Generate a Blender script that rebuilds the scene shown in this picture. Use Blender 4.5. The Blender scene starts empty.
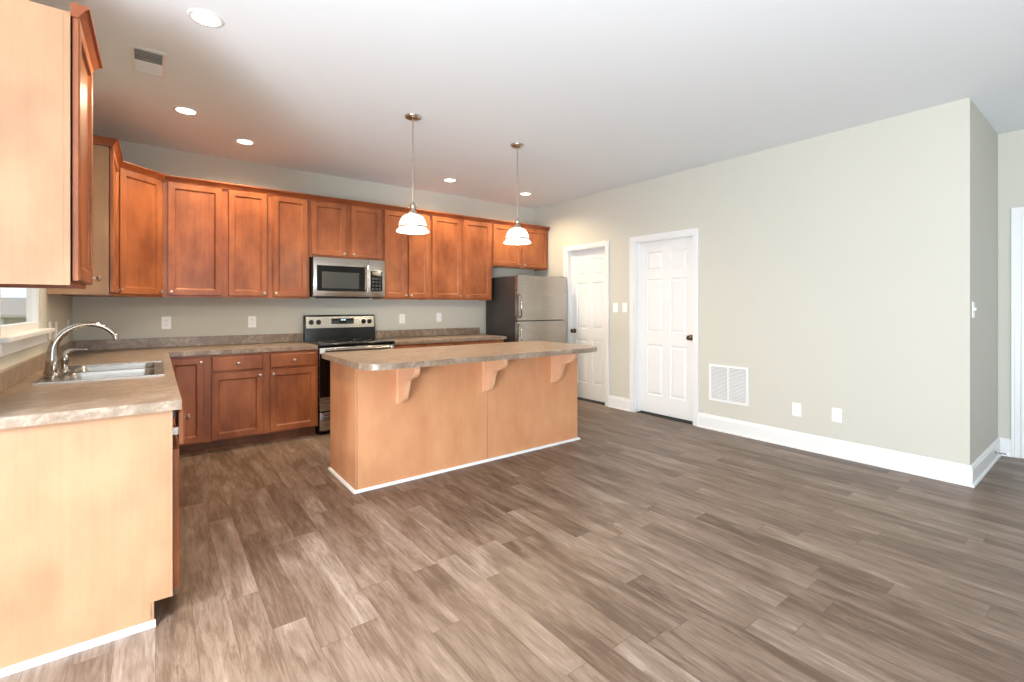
import bpy, bmesh, math, random
from mathutils import Vector, Matrix
random.seed(3)
S = bpy.context.scene
COL = S.collection
PI = math.pi

# ---------------------------------------------------------------- camera
cam_d = bpy.data.cameras.new('camera'); cam = bpy.data.objects.new('camera', cam_d); COL.objects.link(cam)
S.camera = cam
YAW = 0.6505
cam.location = (0, 0, 1.265)
cam.rotation_euler = (PI/2, 0, -YAW)
cam_d.sensor_width = 36; cam_d.lens = 36*468.5/1024
cam_d.shift_y = -(341-306.3)/1024
cam_d.clip_start = 0.05

# ---------------------------------------------------------------- world, daylight, exposure
S.view_settings.view_transform = 'Standard'; S.view_settings.look = 'None'
S.view_settings.gamma = 1; S.view_settings.use_curve_mapping = False
S.view_settings.exposure = -0.17
w = bpy.data.worlds.new('sky'); S.world = w; w.use_nodes = True
bg = w.node_tree.nodes['Background']
bg.inputs[0].default_value = (0.86, 0.93, 1.0, 1); bg.inputs[1].default_value = 1.6

def area(name, loc, rot, sx, sy, power, color, spread=None):
    d = bpy.data.lights.new(name, 'AREA'); d.shape = 'RECTANGLE'; d.size = sx; d.size_y = sy
    d.energy = power; d.color = color
    if spread: d.spread = spread
    o = bpy.data.objects.new(name, d); COL.objects.link(o); o.location = loc; o.rotation_euler = rot
    return o
DAY = (0.92, 0.96, 1.0)
# daylight and added ceiling fill just outside the tall window of the sitting area (left, behind the camera) and the unseen rear window
def aim(loc, to): return (Vector(to)-Vector(loc)).to_track_quat('-Z', 'Y').to_euler()
_p = (-3.2, .15, 3.35)      # bright sky seen through the patio door, falling on the floor inside
area('sky_through_side_door', _p, aim(_p, (0.6, 1.6, 0)), 2.0, .9, 560, (.84, .92, 1.0), math.radians(110))
_s = bpy.data.lights.new('sun', 'SUN'); _s.energy = 3.5; _s.angle = math.radians(3); _s.color = (1, .95, .88)
_so = bpy.data.objects.new('sun', _s); COL.objects.link(_so); _so.rotation_euler = aim((0, 0, 0), (-.15, .9, -.85))
area('daylight_side_door', (-2.30, -0.65, 1.10), (0, -PI/2, 0), 2.05, 2.2, 80, DAY)
area('added_ceiling_fill_side', (-2.28, -0.65, .75), (0, -PI/2-.85, 0), 1.3, 2.2, 540, (.85, .92, 1.0))  # added lamp tilted upward to brighten the ceiling from the left
area('daylight_rear_window', (.2, -4.28, 1.35), (PI/2, 0, 0), 2.2, 1.9, 20, DAY)
area('added_ceiling_fill_rear', (.2, -4.26, .95), (PI/2+.85, 0, 0), 2.2, 1.1, 150, (.85, .92, 1.0))  # second added uplight, brightens the ceiling from behind the camera

XL, XR, YB, ZC = -0.56, 4.56, 5.42, 2.735     # kitchen left wall, door wall, back wall, ceiling
YR, XH = 0.672, 5.738                           # corner of the door wall, hall wall
CT = 0.885                                     # worktop height

# ---------------------------------------------------------------- materials
def srgb(r, g, b):
    f = lambda c: (c/255/12.92) if c/255 <= 0.04045 else ((c/255+0.055)/1.055)**2.4
    return (f(r), f(g), f(b), 1)
def mat(name, col, rough=0.5, metal=0.0, spec=0.5, coat=0.0):
    m = bpy.data.materials.new(name); m.use_nodes = True
    b = m.node_tree.nodes['Principled BSDF']
    b.inputs['Base Color'].default_value = col; b.inputs['Roughness'].default_value = rough
    b.inputs['Metallic'].default_value = metal; b.inputs['Specular IOR Level'].default_value = spec
    b.inputs['Coat Weight'].default_value = coat
    return m
class NT:
    def __init__(s, m): s.t = m.node_tree; s.b = s.t.nodes['Principled BSDF']
    def n(s, typ, **kw):
        x = s.t.nodes.new(typ)
        for k, v in kw.items(): setattr(x, k, v)
        return x
    def l(s, a, b): s.t.links.new(a, b)
    def math(s, op, a, b=None, c=None):
        x = s.n('ShaderNodeMath', operation=op)
        for i, v in enumerate((a, b, c)):
            if v is None: continue
            if isinstance(v, (int, float)): x.inputs[i].default_value = v
            else: s.l(v, x.inputs[i])
        return x.outputs[0]
    def ramp(s, fac, stops):
        x = s.n('ShaderNodeValToRGB'); e = x.color_ramp.elements
        while len(e) < len(stops): e.new(0.5)
        for i, (p, c) in enumerate(stops): e[i].position = p; e[i].color = c
        s.l(fac, x.inputs[0]); return x.outputs[0]
    def mix(s, fac, a, b, blend='MIX'):
        x = s.n('ShaderNodeMix', data_type='RGBA', blend_type=blend)
        for i, v in ((0, fac), (6, a), (7, b)):
            if isinstance(v, (int, float, tuple)): x.inputs[i].default_value = v
            else: s.l(v, x.inputs[i])
        return x.outputs[2]
    def noise(s, scale3, scale=1.0, detail=4, rough=0.55, vec=None, distort=0.0):
        tc = vec or s.n('ShaderNodeNewGeometry').outputs['Position']
        mp = s.n('ShaderNodeMapping'); mp.inputs['Scale'].default_value = scale3; s.l(tc, mp.inputs[0])
        x = s.n('ShaderNodeTexNoise'); x.inputs['Scale'].default_value = scale
        x.inputs['Detail'].default_value = detail; x.inputs['Roughness'].default_value = rough
        x.inputs['Distortion'].default_value = distort
        s.l(mp.outputs[0], x.inputs['Vector']); return x.outputs['Fac']
    def bump(s, h, strength, dist):
        x = s.n('ShaderNodeBump'); x.inputs['Strength'].default_value = strength; x.inputs['Distance'].default_value = dist
        s.l(h, x.inputs['Height']); s.l(x.outputs[0], s.b.inputs['Normal'])

def wood(name, dark, light, rough=0.35, blotch=1.4, spec=0.4):
    m = mat(name, light, rough, spec=spec); t = NT(m)
    g = t.noise((60, 60, 2.2), 1.0, 6, 0.6, distort=0.6)          # fine vertical grain
    bl = t.noise((3.4, 3.4, 1.8), blotch, 3, 0.55)                 # blotchy stain
    f = t.math('ADD', t.math('MULTIPLY', g, 0.25), t.math('MULTIPLY', bl, 1.0))
    f = t.math('SUBTRACT', f, 0.13)
    t.l(t.ramp(f, [(0.3, dark), (0.68, light)]), t.b.inputs['Base Color'])
    t.l(t.math('ADD', t.math('MULTIPLY', g, 0.12), rough-0.06), t.b.inputs['Roughness'])
    return m
M = {}
M['cab'] = wood('stained_maple', srgb(120, 64, 34), srgb(165, 99, 59), 0.34)
M['crown'] = wood('stained_maple_moulding', srgb(116, 58, 30), srgb(148, 80, 44), 0.34)
M['panel'] = wood('maple_veneer', srgb(152, 114, 84), srgb(170, 134, 101), 0.42)
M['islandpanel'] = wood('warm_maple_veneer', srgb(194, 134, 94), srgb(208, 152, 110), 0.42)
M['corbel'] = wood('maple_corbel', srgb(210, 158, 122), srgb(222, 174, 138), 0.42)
M['toe'] = wood('toe_kick_wood', srgb(96, 56, 30), srgb(130, 82, 48), 0.5)

def wallmat(name, c):
    m = mat(name, c, 0.85, spec=0.2); t = NT(m)
    t.bump(t.noise((90, 90, 90), 1.5, 3), 0.06, 0.002); return m
M['wall'] = wallmat('greige_wall_paint', srgb(197, 196, 186))
M['ceil'] = wallmat('ceiling_paint', srgb(230, 235, 239))
M['trim'] = mat('white_trim_paint', srgb(226, 228, 228), 0.35)
M['door'] = mat('white_door_paint', srgb(226, 228, 228), 0.38)
M['plate'] = mat('white_plastic', srgb(240, 241, 240), 0.35)
M['slot'] = mat('dark_slot', srgb(40, 40, 40), 0.6)
M['ventdark'] = mat('duct_shadow_grey', srgb(140, 141, 144), 0.8)
M['steel'] = mat('brushed_stainless', srgb(172, 167, 160), 0.3, 1.0)
t = NT(M['steel']); g = t.noise((3, 3, 260), 1.0, 3); t.bump(g, 0.05, 0.001)
t.l(t.math('ADD', t.math('MULTIPLY', g, 0.12), 0.2), t.b.inputs['Roughness'])
M['chrome'] = mat('satin_chrome', srgb(176, 168, 158), 0.2, 1.0)
M['nickel'] = mat('satin_nickel', srgb(196, 186, 170), 0.28, 1.0)
M['black'] = mat('black_enamel', srgb(16, 16, 17), 0.22)
M['glassblk'] = mat('black_glass', srgb(10, 10, 11), 0.06, spec=0.6)
M['charcoal'] = mat('charcoal_fridge_side', srgb(50, 48, 49), 0.45)
M['gasket'] = mat('dark_gasket', srgb(30, 29, 29), 0.6)
M['mwwin'] = mat('microwave_window_mesh', srgb(62, 64, 62), 0.2)
M['disp'] = mat('display_panel', srgb(34, 32, 34), 0.15)
M['brass'] = mat('dark_bronze', srgb(92, 80, 66), 0.3, 1.0)

# laminate worktop: mottled grey-brown stone print
m = M['top'] = mat('stone_laminate', srgb(150, 135, 120), 0.3, spec=0.5); t = NT(m)
n1 = t.noise((1, 1, 1), 9, 8, 0.65, distort=1.2); n2 = t.noise((1, 1, 1), 60, 4, 0.6)
f = t.math('ADD', t.math('MULTIPLY', n1, 0.7), t.math('MULTIPLY', n2, 0.3))
t.l(t.ramp(f, [(0.3, srgb(106, 88, 72)), (0.5, srgb(138, 119, 101)), (0.68, srgb(178, 165, 150))]), t.b.inputs['Base Color'])

# vinyl plank floor running along Y
m = M['floor'] = mat('vinyl_plank', srgb(140, 115, 95), 0.36, spec=0.5); t = NT(m)
pos = t.n('ShaderNodeNewGeometry').outputs['Position']
sep = t.n('ShaderNodeSeparateXYZ'); t.l(pos, sep.inputs[0]); px, py = sep.outputs[0], sep.outputs[1]
PW, PL = 0.122, 0.92
xr = t.math('DIVIDE', px, PW); row = t.math('FLOOR', xr); fx = t.math('FRACT', xr)
wn = t.n('ShaderNodeTexWhiteNoise', noise_dimensions='1D'); t.l(row, wn.inputs['W'])
yy = t.math('ADD', t.math('DIVIDE', py, PL), t.math('MULTIPLY', wn.outputs['Value'], 7.3))
idy = t.math('FLOOR', yy); fy = t.math('FRACT', yy)
cb = t.n('ShaderNodeCombineXYZ'); t.l(row, cb.inputs[0]); t.l(idy, cb.inputs[1])
wn2 = t.n('ShaderNodeTexWhiteNoise', noise_dimensions='2D'); t.l(cb.outputs[0], wn2.inputs['Vector'])
rnd = wn2.outputs['Value']
sc = t.n('ShaderNodeVectorMath', operation='SCALE'); t.l(wn2.outputs['Color'], sc.inputs[0]); sc.inputs['Scale'].default_value = 23.0
va = t.n('ShaderNodeVectorMath', operation='ADD'); t.l(pos, va.inputs[0]); t.l(sc.outputs[0], va.inputs[1])
g1 = t.noise((30, 3.2, 1), 1.0, 10, 0.72, vec=va.outputs[0], distort=1.0)
g2 = t.noise((7, 1.3, 1), 1.0, 3, 0.5, vec=va.outputs[0], distort=1.5)
g3 = t.noise((150, 9.0, 1), 1.0, 4, 0.7, vec=va.outputs[0], distort=0.6)
f = t.math('ADD', t.math('MULTIPLY', g1, 0.75), t.math('MULTIPLY', g2, 0.55))
f = t.math('ADD', f, t.math('MULTIPLY', rnd, 0.17)); f = t.math('ADD', f, t.math('MULTIPLY', g3, 0.34))
f = t.math('SUBTRACT', f, 0.385)
c = t.ramp(f, [(0.15, srgb(56, 41, 30)), (0.40, srgb(93, 74, 60)), (0.62, srgb(128, 110, 96)), (0.90, srgb(170, 157, 147))])
ex = t.math('MINIMUM', fx, t.math('SUBTRACT', 1.0, fx)); ey = t.math('MINIMUM', fy, t.math('SUBTRACT', 1.0, fy))
sx_ = t.math('LESS_THAN', ex, 0.012); sy_ = t.math('LESS_THAN', ey, 0.0018)
seam = t.math('MAXIMUM', sx_, sy_)
c = t.mix(t.math('MULTIPLY', seam, 0.45), c, srgb(60, 46, 36))
t.l(c, t.b.inputs['Base Color'])
t.bump(t.math('SUBTRACT', t.math('MULTIPLY', g1, 0.5), seam), 0.12, 0.002)
t.l(t.math('ADD', t.math('MULTIPLY', g1, 0.2), 0.33), t.b.inputs['Roughness'])

def emis(name, col, strength):
    m = mat(name, col, 0.5); b = m.node_tree.nodes['Principled BSDF']
    b.inputs['Emission Color'].default_value = col; b.inputs['Emission Strength'].default_value = strength; return m
M['bulb'] = emis('lamp_glow', (1.0, 0.93, 0.82, 1), 6.0)
M['shade'] = mat('opal_glass', (0.95, 0.94, 0.92, 1), 0.25)
_b = M['shade'].node_tree.nodes['Principled BSDF']
_b.inputs['Emission Color'].default_value = (1, 0.95, 0.88, 1); _b.inputs['Emission Strength'].default_value = 1.3
m = M['glass'] = mat('clear_glass', (1, 1, 1, 1), 0.0); t = NT(m)
_g = t.n('ShaderNodeBsdfGlossy'); _g.inputs['Roughness'].default_value = 0.0
_t = t.n('ShaderNodeBsdfTransparent'); _x = t.n('ShaderNodeMixShader'); _f = t.n('ShaderNodeLayerWeight'); _fc = t.math('MULTIPLY_ADD', t.math('POWER', _f.outputs['Facing'], 6.0), .25, .03)
t.l(_fc, _x.inputs[0]); t.l(_t.outputs[0], _x.inputs[1]); t.l(_g.outputs[0], _x.inputs[2])
t.l(_x.outputs[0], t.t.nodes['Material Output'].inputs['Surface'])
M['led'] = emis('clock_digits', (0.6, 0.85, 1.0, 1), 1.5)

# ---------------------------------------------------------------- mesh helpers
class MB:
    def __init__(s): s.bm = bmesh.new()
    def box(s, x0, x1, y0, y1, z0, z1, bev=0, seg=2):
        b = s.bm if not bev else bmesh.new()
        vs = [b.verts.new((x, y, z)) for z in (z0, z1) for y in (y0, y1) for x in (x0, x1)]
        for q in ((0, 2, 3, 1), (4, 5, 7, 6), (0, 1, 5, 4), (2, 6, 7, 3), (0, 4, 6, 2), (1, 3, 7, 5)):
            b.faces.new([vs[i] for i in q])
        if bev:
            bmesh.ops.bevel(b, geom=list(b.edges), offset=bev, segments=seg, affect='EDGES', profile=0.5)
            s.merge(b)
        return s
    def merge(s, b, mtx=None):
        me = bpy.data.meshes.new('tmp'); b.to_mesh(me); b.free()
        if mtx is not None: me.transform(mtx)
        s.bm.from_mesh(me); bpy.data.meshes.remove(me); return s
    def prism(s, pts, a0, a1, axis='z', bev=0, seg=2):
        """closed polygon extruded along an axis; pts are the two other coordinates in order"""
        def P(p, a):
            return {'z': (p[0], p[1], a), 'x': (a, p[0], p[1]), 'y': (p[0], a, p[1])}[axis]
        b = bmesh.new()
        A = [b.verts.new(P(p, a0)) for p in pts]; B = [b.verts.new(P(p, a1)) for p in pts]
        n = len(pts)
        for i in range(n): b.faces.new((A[i], A[(i+1) % n], B[(i+1) % n], B[i]))
        fa = b.faces.new(A[::-1]); fb = b.faces.new(B)
        if bev:
            bmesh.ops.bevel(b, geom=list(set(fa.edges) | set(fb.edges)), offset=bev, segments=seg, affect='EDGES', profile=0.5)
        bmesh.ops.recalc_face_normals(b, faces=b.faces)
        return s.merge(b)
    def lathe(s, prof, loc=(0, 0, 0), axis=(0, 0, 1), n=32, close=False):
        q = Vector((0, 0, 1)).rotation_difference(Vector(axis)).to_matrix().to_4x4(); q.translation = Vector(loc)
        b = bmesh.new(); rings = []
        for r, z in prof:
            if r < 1e-6: rings.append([b.verts.new((0, 0, z))])
            else: rings.append([b.verts.new((r*math.cos(2*PI*i/n), r*math.sin(2*PI*i/n), z)) for i in range(n)])
        for R0, R1 in zip(rings, rings[1:]):
            for i in range(n):
                j = (i+1) % n
                if len(R0) == 1 and len(R1) == 1: continue
                if len(R0) == 1: b.faces.new((R0[0], R1[j], R1[i]))
                elif len(R1) == 1: b.faces.new((R0[i], R0[j], R1[0]))
                else: b.faces.new((R0[i], R0[j], R1[j], R1[i]))
        bmesh.ops.recalc_face_normals(b, faces=b.faces)
        return s.merge(b, q)
    def tube(s, pts, rad, n=16):
        pts = [Vector(p) for p in pts]; b = bmesh.new(); rings = []
        rad = rad if isinstance(rad, (list, tuple)) else [rad]*len(pts)
        up = None
        for i, p in enumerate(pts):
            d = (pts[min(i+1, len(pts)-1)]-pts[max(i-1, 0)]).normalized()
            if up is None: up = d.orthogonal().normalized()
            up = (up-d*up.dot(d)).normalized(); sd = d.cross(up)
            rings.append([b.verts.new(p+(up*math.cos(2*PI*k/n)+sd*math.sin(2*PI*k/n))*rad[i]) for k in range(n)])
        for R0, R1 in zip(rings, rings[1:]):
            for k in range(n): b.faces.new((R0[k], R0[(k+1) % n], R1[(k+1) % n], R1[k]))
        b.faces.new(rings[0][::-1]); b.faces.new(rings[-1])
        bmesh.ops.recalc_face_normals(b, faces=b.faces)
        return s.merge(b)
    def sweep(s, path, prof, closed=False):
        """profile of (outward, z) swept along an xy path; outward is to the right of travel"""
        P = [Vector(p) for p in path]; n = len(P); b = bmesh.new(); rings = []
        for i in range(n):
            d0 = (P[i]-P[i-1]).normalized() if (i > 0 or closed) else None
            d1 = (P[(i+1) % n]-P[i]).normalized() if (i < n-1 or closed) else None
            if d0 is None: d0 = d1
            if d1 is None: d1 = d0
            n0 = Vector((d0.y, -d0.x)); n1 = Vector((d1.y, -d1.x)); mm = (n0+n1)
            mm = mm/ (mm.dot(n0)) if mm.length > 1e-6 else n0
            rings.append([b.verts.new((P[i].x+mm.x*o, P[i].y+mm.y*o, z)) for o, z in prof])
        k = len(prof); seq = list(zip(rings, rings[1:])) + ([(rings[-1], rings[0])] if closed else [])
        for R0, R1 in seq:
            for j in range(k): b.faces.new((R0[j], R0[(j+1) % k], R1[(j+1) % k], R1[j]))
        if not closed: b.faces.new(rings[0][::-1]); b.faces.new(rings[-1])
        bmesh.ops.recalc_face_normals(b, faces=b.faces)
        return s.merge(b)
    def rings(s, w, h, prof):
        """concentric rectangles in local (u, v, w): prof = [(inset, out)], capped at both ends"""
        b = bmesh.new(); R = []
        for ins, o in prof:
            R.append([b.verts.new(v) for v in ((ins, -o, ins), (w-ins, -o, ins), (w-ins, -o, h-ins), (ins, -o, h-ins))])
        for A, B in zip(R, R[1:]):
            for i in range(4): b.faces.new((A[i], A[(i+1) % 4], B[(i+1) % 4], B[i]))
        b.faces.new(R[0][::-1]); b.faces.new(R[-1])
        return b
    def build(s, name, m, parent=None, smooth=None):
        me = bpy.data.meshes.new(name); bmesh.ops.recalc_face_normals(s.bm, faces=s.bm.faces) if False else None
        s.bm.to_mesh(me); s.bm.free(); me.materials.append(m)
        if smooth:
            for p in me.polygons: p.use_smooth = True
            try: me.set_sharp_from_angle(angle=math.radians(smooth))
            except Exception: pass
        o = bpy.data.objects.new(name, me); COL.objects.link(o)
        if parent is not None: o.parent = parent
        return o

def tag(o, label=None, cat=None, group=None, kind=None):
    if label: o['label'] = label
    if cat: o['category'] = cat
    if group: o['group'] = group
    if kind: o['kind'] = kind
    return o
def thing(name, label, cat, group=None, loc=(0, 0, 0), kind=None):
    o = bpy.data.objects.new(name, None); COL.objects.link(o); o.empty_display_size = 0.1; o.location = loc
    return tag(o, label, cat, group, kind)
def struct(o): o['kind'] = 'structure'; return o
def recentre(root, loc):
    """put the Empty at the base of its thing while its parts stay where they were built"""
    root.location = loc
    for c in [o for o in COL.objects if o.parent == root]: c.location = Vector(c.location)-Vector(loc)
def frame_mtx(origin, u):
    """local u -> u, local -y -> outward, z up"""
    u = Vector((u[0], u[1], 0)).normalized(); out = Vector((u.y, -u.x, 0))
    m = Matrix(((u.x, -out.x, 0, origin[0]), (u.y, -out.y, 0, origin[1]), (0, 0, 1, origin[2]), (0, 0, 0, 1)))
    return m
def copy_tree(o, parent=None):
    c = o.copy(); COL.objects.link(c)
    if parent is not None: c.parent = parent
    for ch in [x for x in COL.objects if x.parent == o]: copy_tree(ch, c)
    return c

DOORP = [(0, 0), (0, .016), (.004, .021), (.050, .021), (.053, .019), (.056, .012), (.062, .0085), (.064, .008)]
DRAWP = [(0, 0), (0, .014), (.004, .018), (.010, .020), (.012, .020)]
KNOB = [(0, 0), (.0045, 0), (.005, .003), (.0045, .013), (.009, .017), (.0135, .021), (.0145, .025), (.0125, .029), (.006, .0315), (0, .032)]
def knob(parent, origin, u, at):
    mt = frame_mtx(origin, u); p = mt @ Vector((at[0], -.019, at[1])); out = (mt.to_3x3() @ Vector((0, -1, 0)))
    MB().lathe(KNOB, p, out, 20).build('knob', M['nickel'], parent, 40)
def cab_door(parent, origin, u, w, h, kn=None, prof=DOORP, name='door'):
    """origin = lower left corner of the door on the face frame, seen from outside"""
    b = MB(); b.merge(b.rings(w, h, prof), frame_mtx(origin, u))
    d = b.build(name, M['cab'], parent)
    if kn: knob(d, origin, u, kn)
    return d
def drawer(parent, origin, u, w, h): return cab_door(parent, origin, u, w, h, (w/2, h/2), DRAWP, 'drawer')

# ---------------------------------------------------------------- the setting
def wall_boxes(name, boxes, m=None):
    b = MB()
    for q in boxes: b.box(*q)
    return struct(b.build(name, m or M['wall']))
FX0, FX1, FY0 = -2.0, XH, -4.0
wall_boxes('floor', [(FX0-.15, FX1+.2, FY0-.2, 2.45, -.12, 0), (XL-.06, FX1+.2, 2.45, YB+.15, -.12, 0)], M['floor'])
wall_boxes('ceiling', [(FX0-.15, FX1+.2, FY0-.2, 2.45, ZC, ZC+.12), (XL-.06, FX1+.2, 2.45, YB+.15, ZC, ZC+.12)], M['ceil'])
wall_boxes('wall_back', [(XL-.06, XR+.15, YB, YB+.15, 0, ZC)])
WY0, WY1, WZ0, WZ1 = 3.10, 4.07, 1.125, 2.12
wall_boxes('wall_left', [(XL-.06, XL, 2.30, WY0, 0, ZC), (XL-.06, XL, WY1, YB, 0, ZC), (XL-.06, XL, WY0, WY1, 0, WZ0), (XL-.06, XL, WY0, WY1, WZ1, ZC)])
wall_boxes('wall_left_return', [(FX0, XL-.06, 2.30, 2.45, 0, ZC)])
SY0, SY1, SZ0, SZ1 = -1.75, 1.55, 0.06, 2.45
wall_boxes('wall_far_left', [(FX0-.15, FX0, FY0, SY0, 0, ZC), (FX0-.15, FX0, SY1, 2.45, 0, ZC), (FX0-.15, FX0, SY0, SY1, 0, SZ0), (FX0-.15, FX0, SY0, SY1, SZ1, ZC)])
RW = [(-.9, 1.3)]; RZ0, RZ1 = .4, 2.3
wall_boxes('wall_rear', [(FX0-.15, RW[0][0], FY0-.15, FY0, 0, ZC), (RW[0][1], FX1+.15, FY0-.15, FY0, 0, ZC)] +
           [(a, b_, FY0-.15, FY0, z0, z1) for a, b_ in RW for z0, z1 in ((0, RZ0), (RZ1, ZC))])
# door wall with two openings
D1 = (4.02, 4.725); D2 = (2.795, 3.572); DH = 2.035
wall_boxes('wall_right', [(XR, XR+.12, YR, D2[0], 0, ZC), (XR, XR+.12, D2[1], D1[0], 0, ZC), (XR, XR+.12, D1[1], YB, 0, ZC),
                          (XR, XR+.12, D2[0], D2[1], DH, ZC), (XR, XR+.12, D1[0], D1[1], DH, ZC)])
wall_boxes('wall_hall_side', [(XR+.12, XH, YR, YR+.12, 0, ZC)])
HY0, HY1 = -.30, .535
wall_boxes('wall_hall_end', [(XH, XH+.15, HY1, YR+.12, 0, ZC), (XH, XH+.15, FY0, HY0, 0, ZC), (XH, XH+.15, HY0, HY1, DH, ZC)])

# windows: frame, sash bars and panes
def window(name, axis, c, a0, a1, z0, z1, nmull, rail):
    """axis 'x': plane x=c, spans y a0..a1; axis 'y': plane y=c"""
    def bx(b, p0, p1, q0, q1, t0, t1):
        t0, t1 = (t0*.6, t1*.6) if name == 'window_1' else (t0, t1)
        if axis == 'x': b.box(c+t0, c+t1, p0, p1, q0, q1)
        else: b.box(p0, p1, c+t0, c+t1, q0, q1)
    w_ = struct(thing(name, None, None)); b = MB(); f = .045
    bx(b, a0, a1, z0, z0+f, -.05, .03); bx(b, a0, a1, z1-f, z1, -.05, .03)
    bx(b, a0, a0+f, z0+f, z1-f, -.05, .03); bx(b, a1-f, a1, z0+f, z1-f, -.05, .03)
    for i in range(1, nmull+1):
        x = a0+(a1-a0)*i/(nmull+1); bx(b, x-.025, x+.025, z0, z1, -.045, .025)
    if rail: bx(b, a0, a1, rail-.02, rail+.02, -.045, .03)
    b.build('window_frame', M['trim'], w_)
    b = MB(); bx(b, a0+f, a1-f, z0+f, z1-f, -.012, -.008); b.build('pane', M['glass'], w_)
    return w_
window('window_1', 'x', XL-.030, WY0, WY1, WZ0, WZ1, 0, 1.62)
window('window_2', 'x', FX0-.09, SY0, SY1, SZ0, SZ1, 2, None)
window('window_3', 'y', FY0-.09, RW[0][0], RW[0][1], RZ0, RZ1, 1, 1.35)
b = MB(); b.box(XL-.068, XL+.05, WY0-.10, WY1+.10, WZ0-.022, WZ0+.002, .004); b.box(XL, XL+.016, WY0-.07, WY1+.07, WZ0-.085, WZ0-.022, .003)
struct(b.build('trim_1', M['trim']))            # window stool and apron

# baseboards (profile: outward, z)
BP = [(0, 0), (.026, 0), (.024, .014), (.016, .018), (.016, .118), (.012, .126), (.012, .138), (.006, .146), (0, .146)]
def baseboard(name, *paths):
    b = MB()
    for p in paths: b.sweep(p, BP)
    return struct(b.build(name, M['trim']))
CW = .058
baseboard('baseboard_right', [(XR, D2[0]-CW), (XR, YR), (XH, YR)])
baseboard('baseboard_doors', [(XR, D1[0]-CW), (XR, D2[1]+CW)])
baseboard('baseboard_corner', [(XR, YB), (XR, D1[1]+CW)])
baseboard('baseboard_hall', [(XH, HY1+CW), (XH, YR)][::-1])

# ---------------------------------------------------------------- white six-panel doors
def six_panel(parent, origin, u, w, h, th=.035):
    st, mid = .112*w/.76, .10*w/.76
    xs = [0, st, (w-mid)/2, (w+mid)/2, w-st, w]
    zs = [0, .235, .235+.56, .235+.56+.165, h-.105-.235-.10, h-.105-.235, h-.105, h]
    zs = [0, .21, .80, .945, 1.565, 1.665, h-.115, h]
    b = bmesh.new()
    def quad(p): b.faces.new([b.verts.new(q) for q in p])
    for i in range(5):
        for j in range(7):
            x0, x1, z0, z1 = xs[i], xs[i+1], zs[j], zs[j+1]
            if i in (1, 3) and j in (1, 3, 5):
                prev = None
                for ins, o in [(0, 0), (.008, -.009), (.020, -.009), (.038, -.002), (.040, -.002)]:
                    R = [(x0+ins, -o, z0+ins), (x1-ins, -o, z0+ins), (x1-ins, -o, z1-ins), (x0+ins, -o, z1-ins)]
                    if prev:
                        for k in range(4): quad((prev[k], prev[(k+1) % 4], R[(k+1) % 4], R[k]))
                    prev = R
                quad(prev)
            else: quad([(x0, 0, z0), (x1, 0, z0), (x1, 0, z1), (x0, 0, z1)])
    for q in ([(0, 0, 0), (0, 0, h), (0, th, h), (0, th, 0)], [(w, 0, 0), (w, th, 0), (w, th, h), (w, 0, h)],
              [(0, 0, h), (w, 0, h), (w, th, h), (0, th, h)], [(0, 0, 0), (0, th, 0), (w, th, 0), (w, 0, 0)],
              [(0, th, 0), (0, th, h), (w, th, h), (w, th, 0)]): quad(q)
    bmesh.ops.remove_doubles(b, verts=b.verts, dist=1e-5)
    s = MB(); s.merge(b, frame_mtx(origin, u)); return s.build('door_slab', M['door'], parent)
def door_knob(parent, p, out):
    MB().lathe([(0, 0), (.032, 0), (.032, .004), (.026, .008), (.012, .010), (.011, .028), (.020, .034), (.027, .044), (.027, .054), (.018, .062), (0, .064)], p, out, 24).build('door_knob', M['brass'], parent, 45)
def casing_set(parent, x, sgn, y0, y1, top):
    """casing on the face x looking towards sgn*x, opening y0..y1, plus jamb lining"""
    b = MB()
    a, c = sorted((x, x+sgn*.017))
    o = .004
    def U(i0, i1): return [(y0-i1, 0), (y0-i1, top+i1), (y1+i1, top+i1), (y1+i1, 0), (y1+i0, 0), (y1+i0, top+i0), (y0-i0, top+i0), (y0-i0, 0)]
    b.prism(U(o, CW-.020), a, c, 'x', .003)
    a2, c2 = sorted((x, x+sgn*.023)); b.prism(U(CW-.020, CW), a2, c2, 'x', .003)
    b.build('casing', M['trim'], parent)
    b = MB(); a, c = sorted((x-.001*sgn, x-sgn*.12))
    def V(i0, i1): return [(y0+i0, 0), (y0+i0, top-i0), (y1-i0, top-i0), (y1-i0, 0), (y1-i1, 0), (y1-i1, top-i1), (y0+i1, top-i1), (y0+i1, 0)]
    b.prism(V(0, .016), a, c, 'x')
    a, c = sorted((x-sgn*.058, x-sgn*.070)); 
    b.prism(V(.016, .028), a, c, 'x')
    b.build('jamb', M['trim'], parent)
for nm, (y0, y1), ky in (('door_1', D2, 'near'), ('door_2', D1, 'far')):
    d = struct(thing(nm, None, None)); casing_set(d, XR, -1, y0, y1, DH)
    sl = six_panel(d, (XR+.072, y1-.018, .018), (0, -1), y1-y0-.036, DH-.038)
    door_knob(sl, (XR+.072, (y0+.075) if ky == 'near' else (y1-.075), .925), (-1, 0, 0))
    b = MB(); b.box(XR+.01, XR+.118, y0+.016, y1-.016, 0, .006); b.build('threshold', M['slot'], d)
d = struct(thing('door_3', None, None)); casing_set(d, XH, -1, HY0, HY1, DH)
sl = six_panel(d, (XH+.02, HY1-.018, .015), (0, -1), HY1-HY0-.036, DH-.035)
for z in (.27, 1.07, 1.80):
    b = MB(); b.tube([(XH+.008, HY1-.018, z-.045), (XH+.008, HY1-.018, z+.045)], .008, 10); b.box(XH+.004, XH+.02, HY1-.05, HY1-.012, z-.043, z+.043)
    b.build('hinge', M['nickel'], sl, 40)

# closets behind the doors stay dark: back boards
wall_boxes('wall_closet', [(XR+.9, XR+1.0, YR+.12, YB, 0, ZC)])

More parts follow.
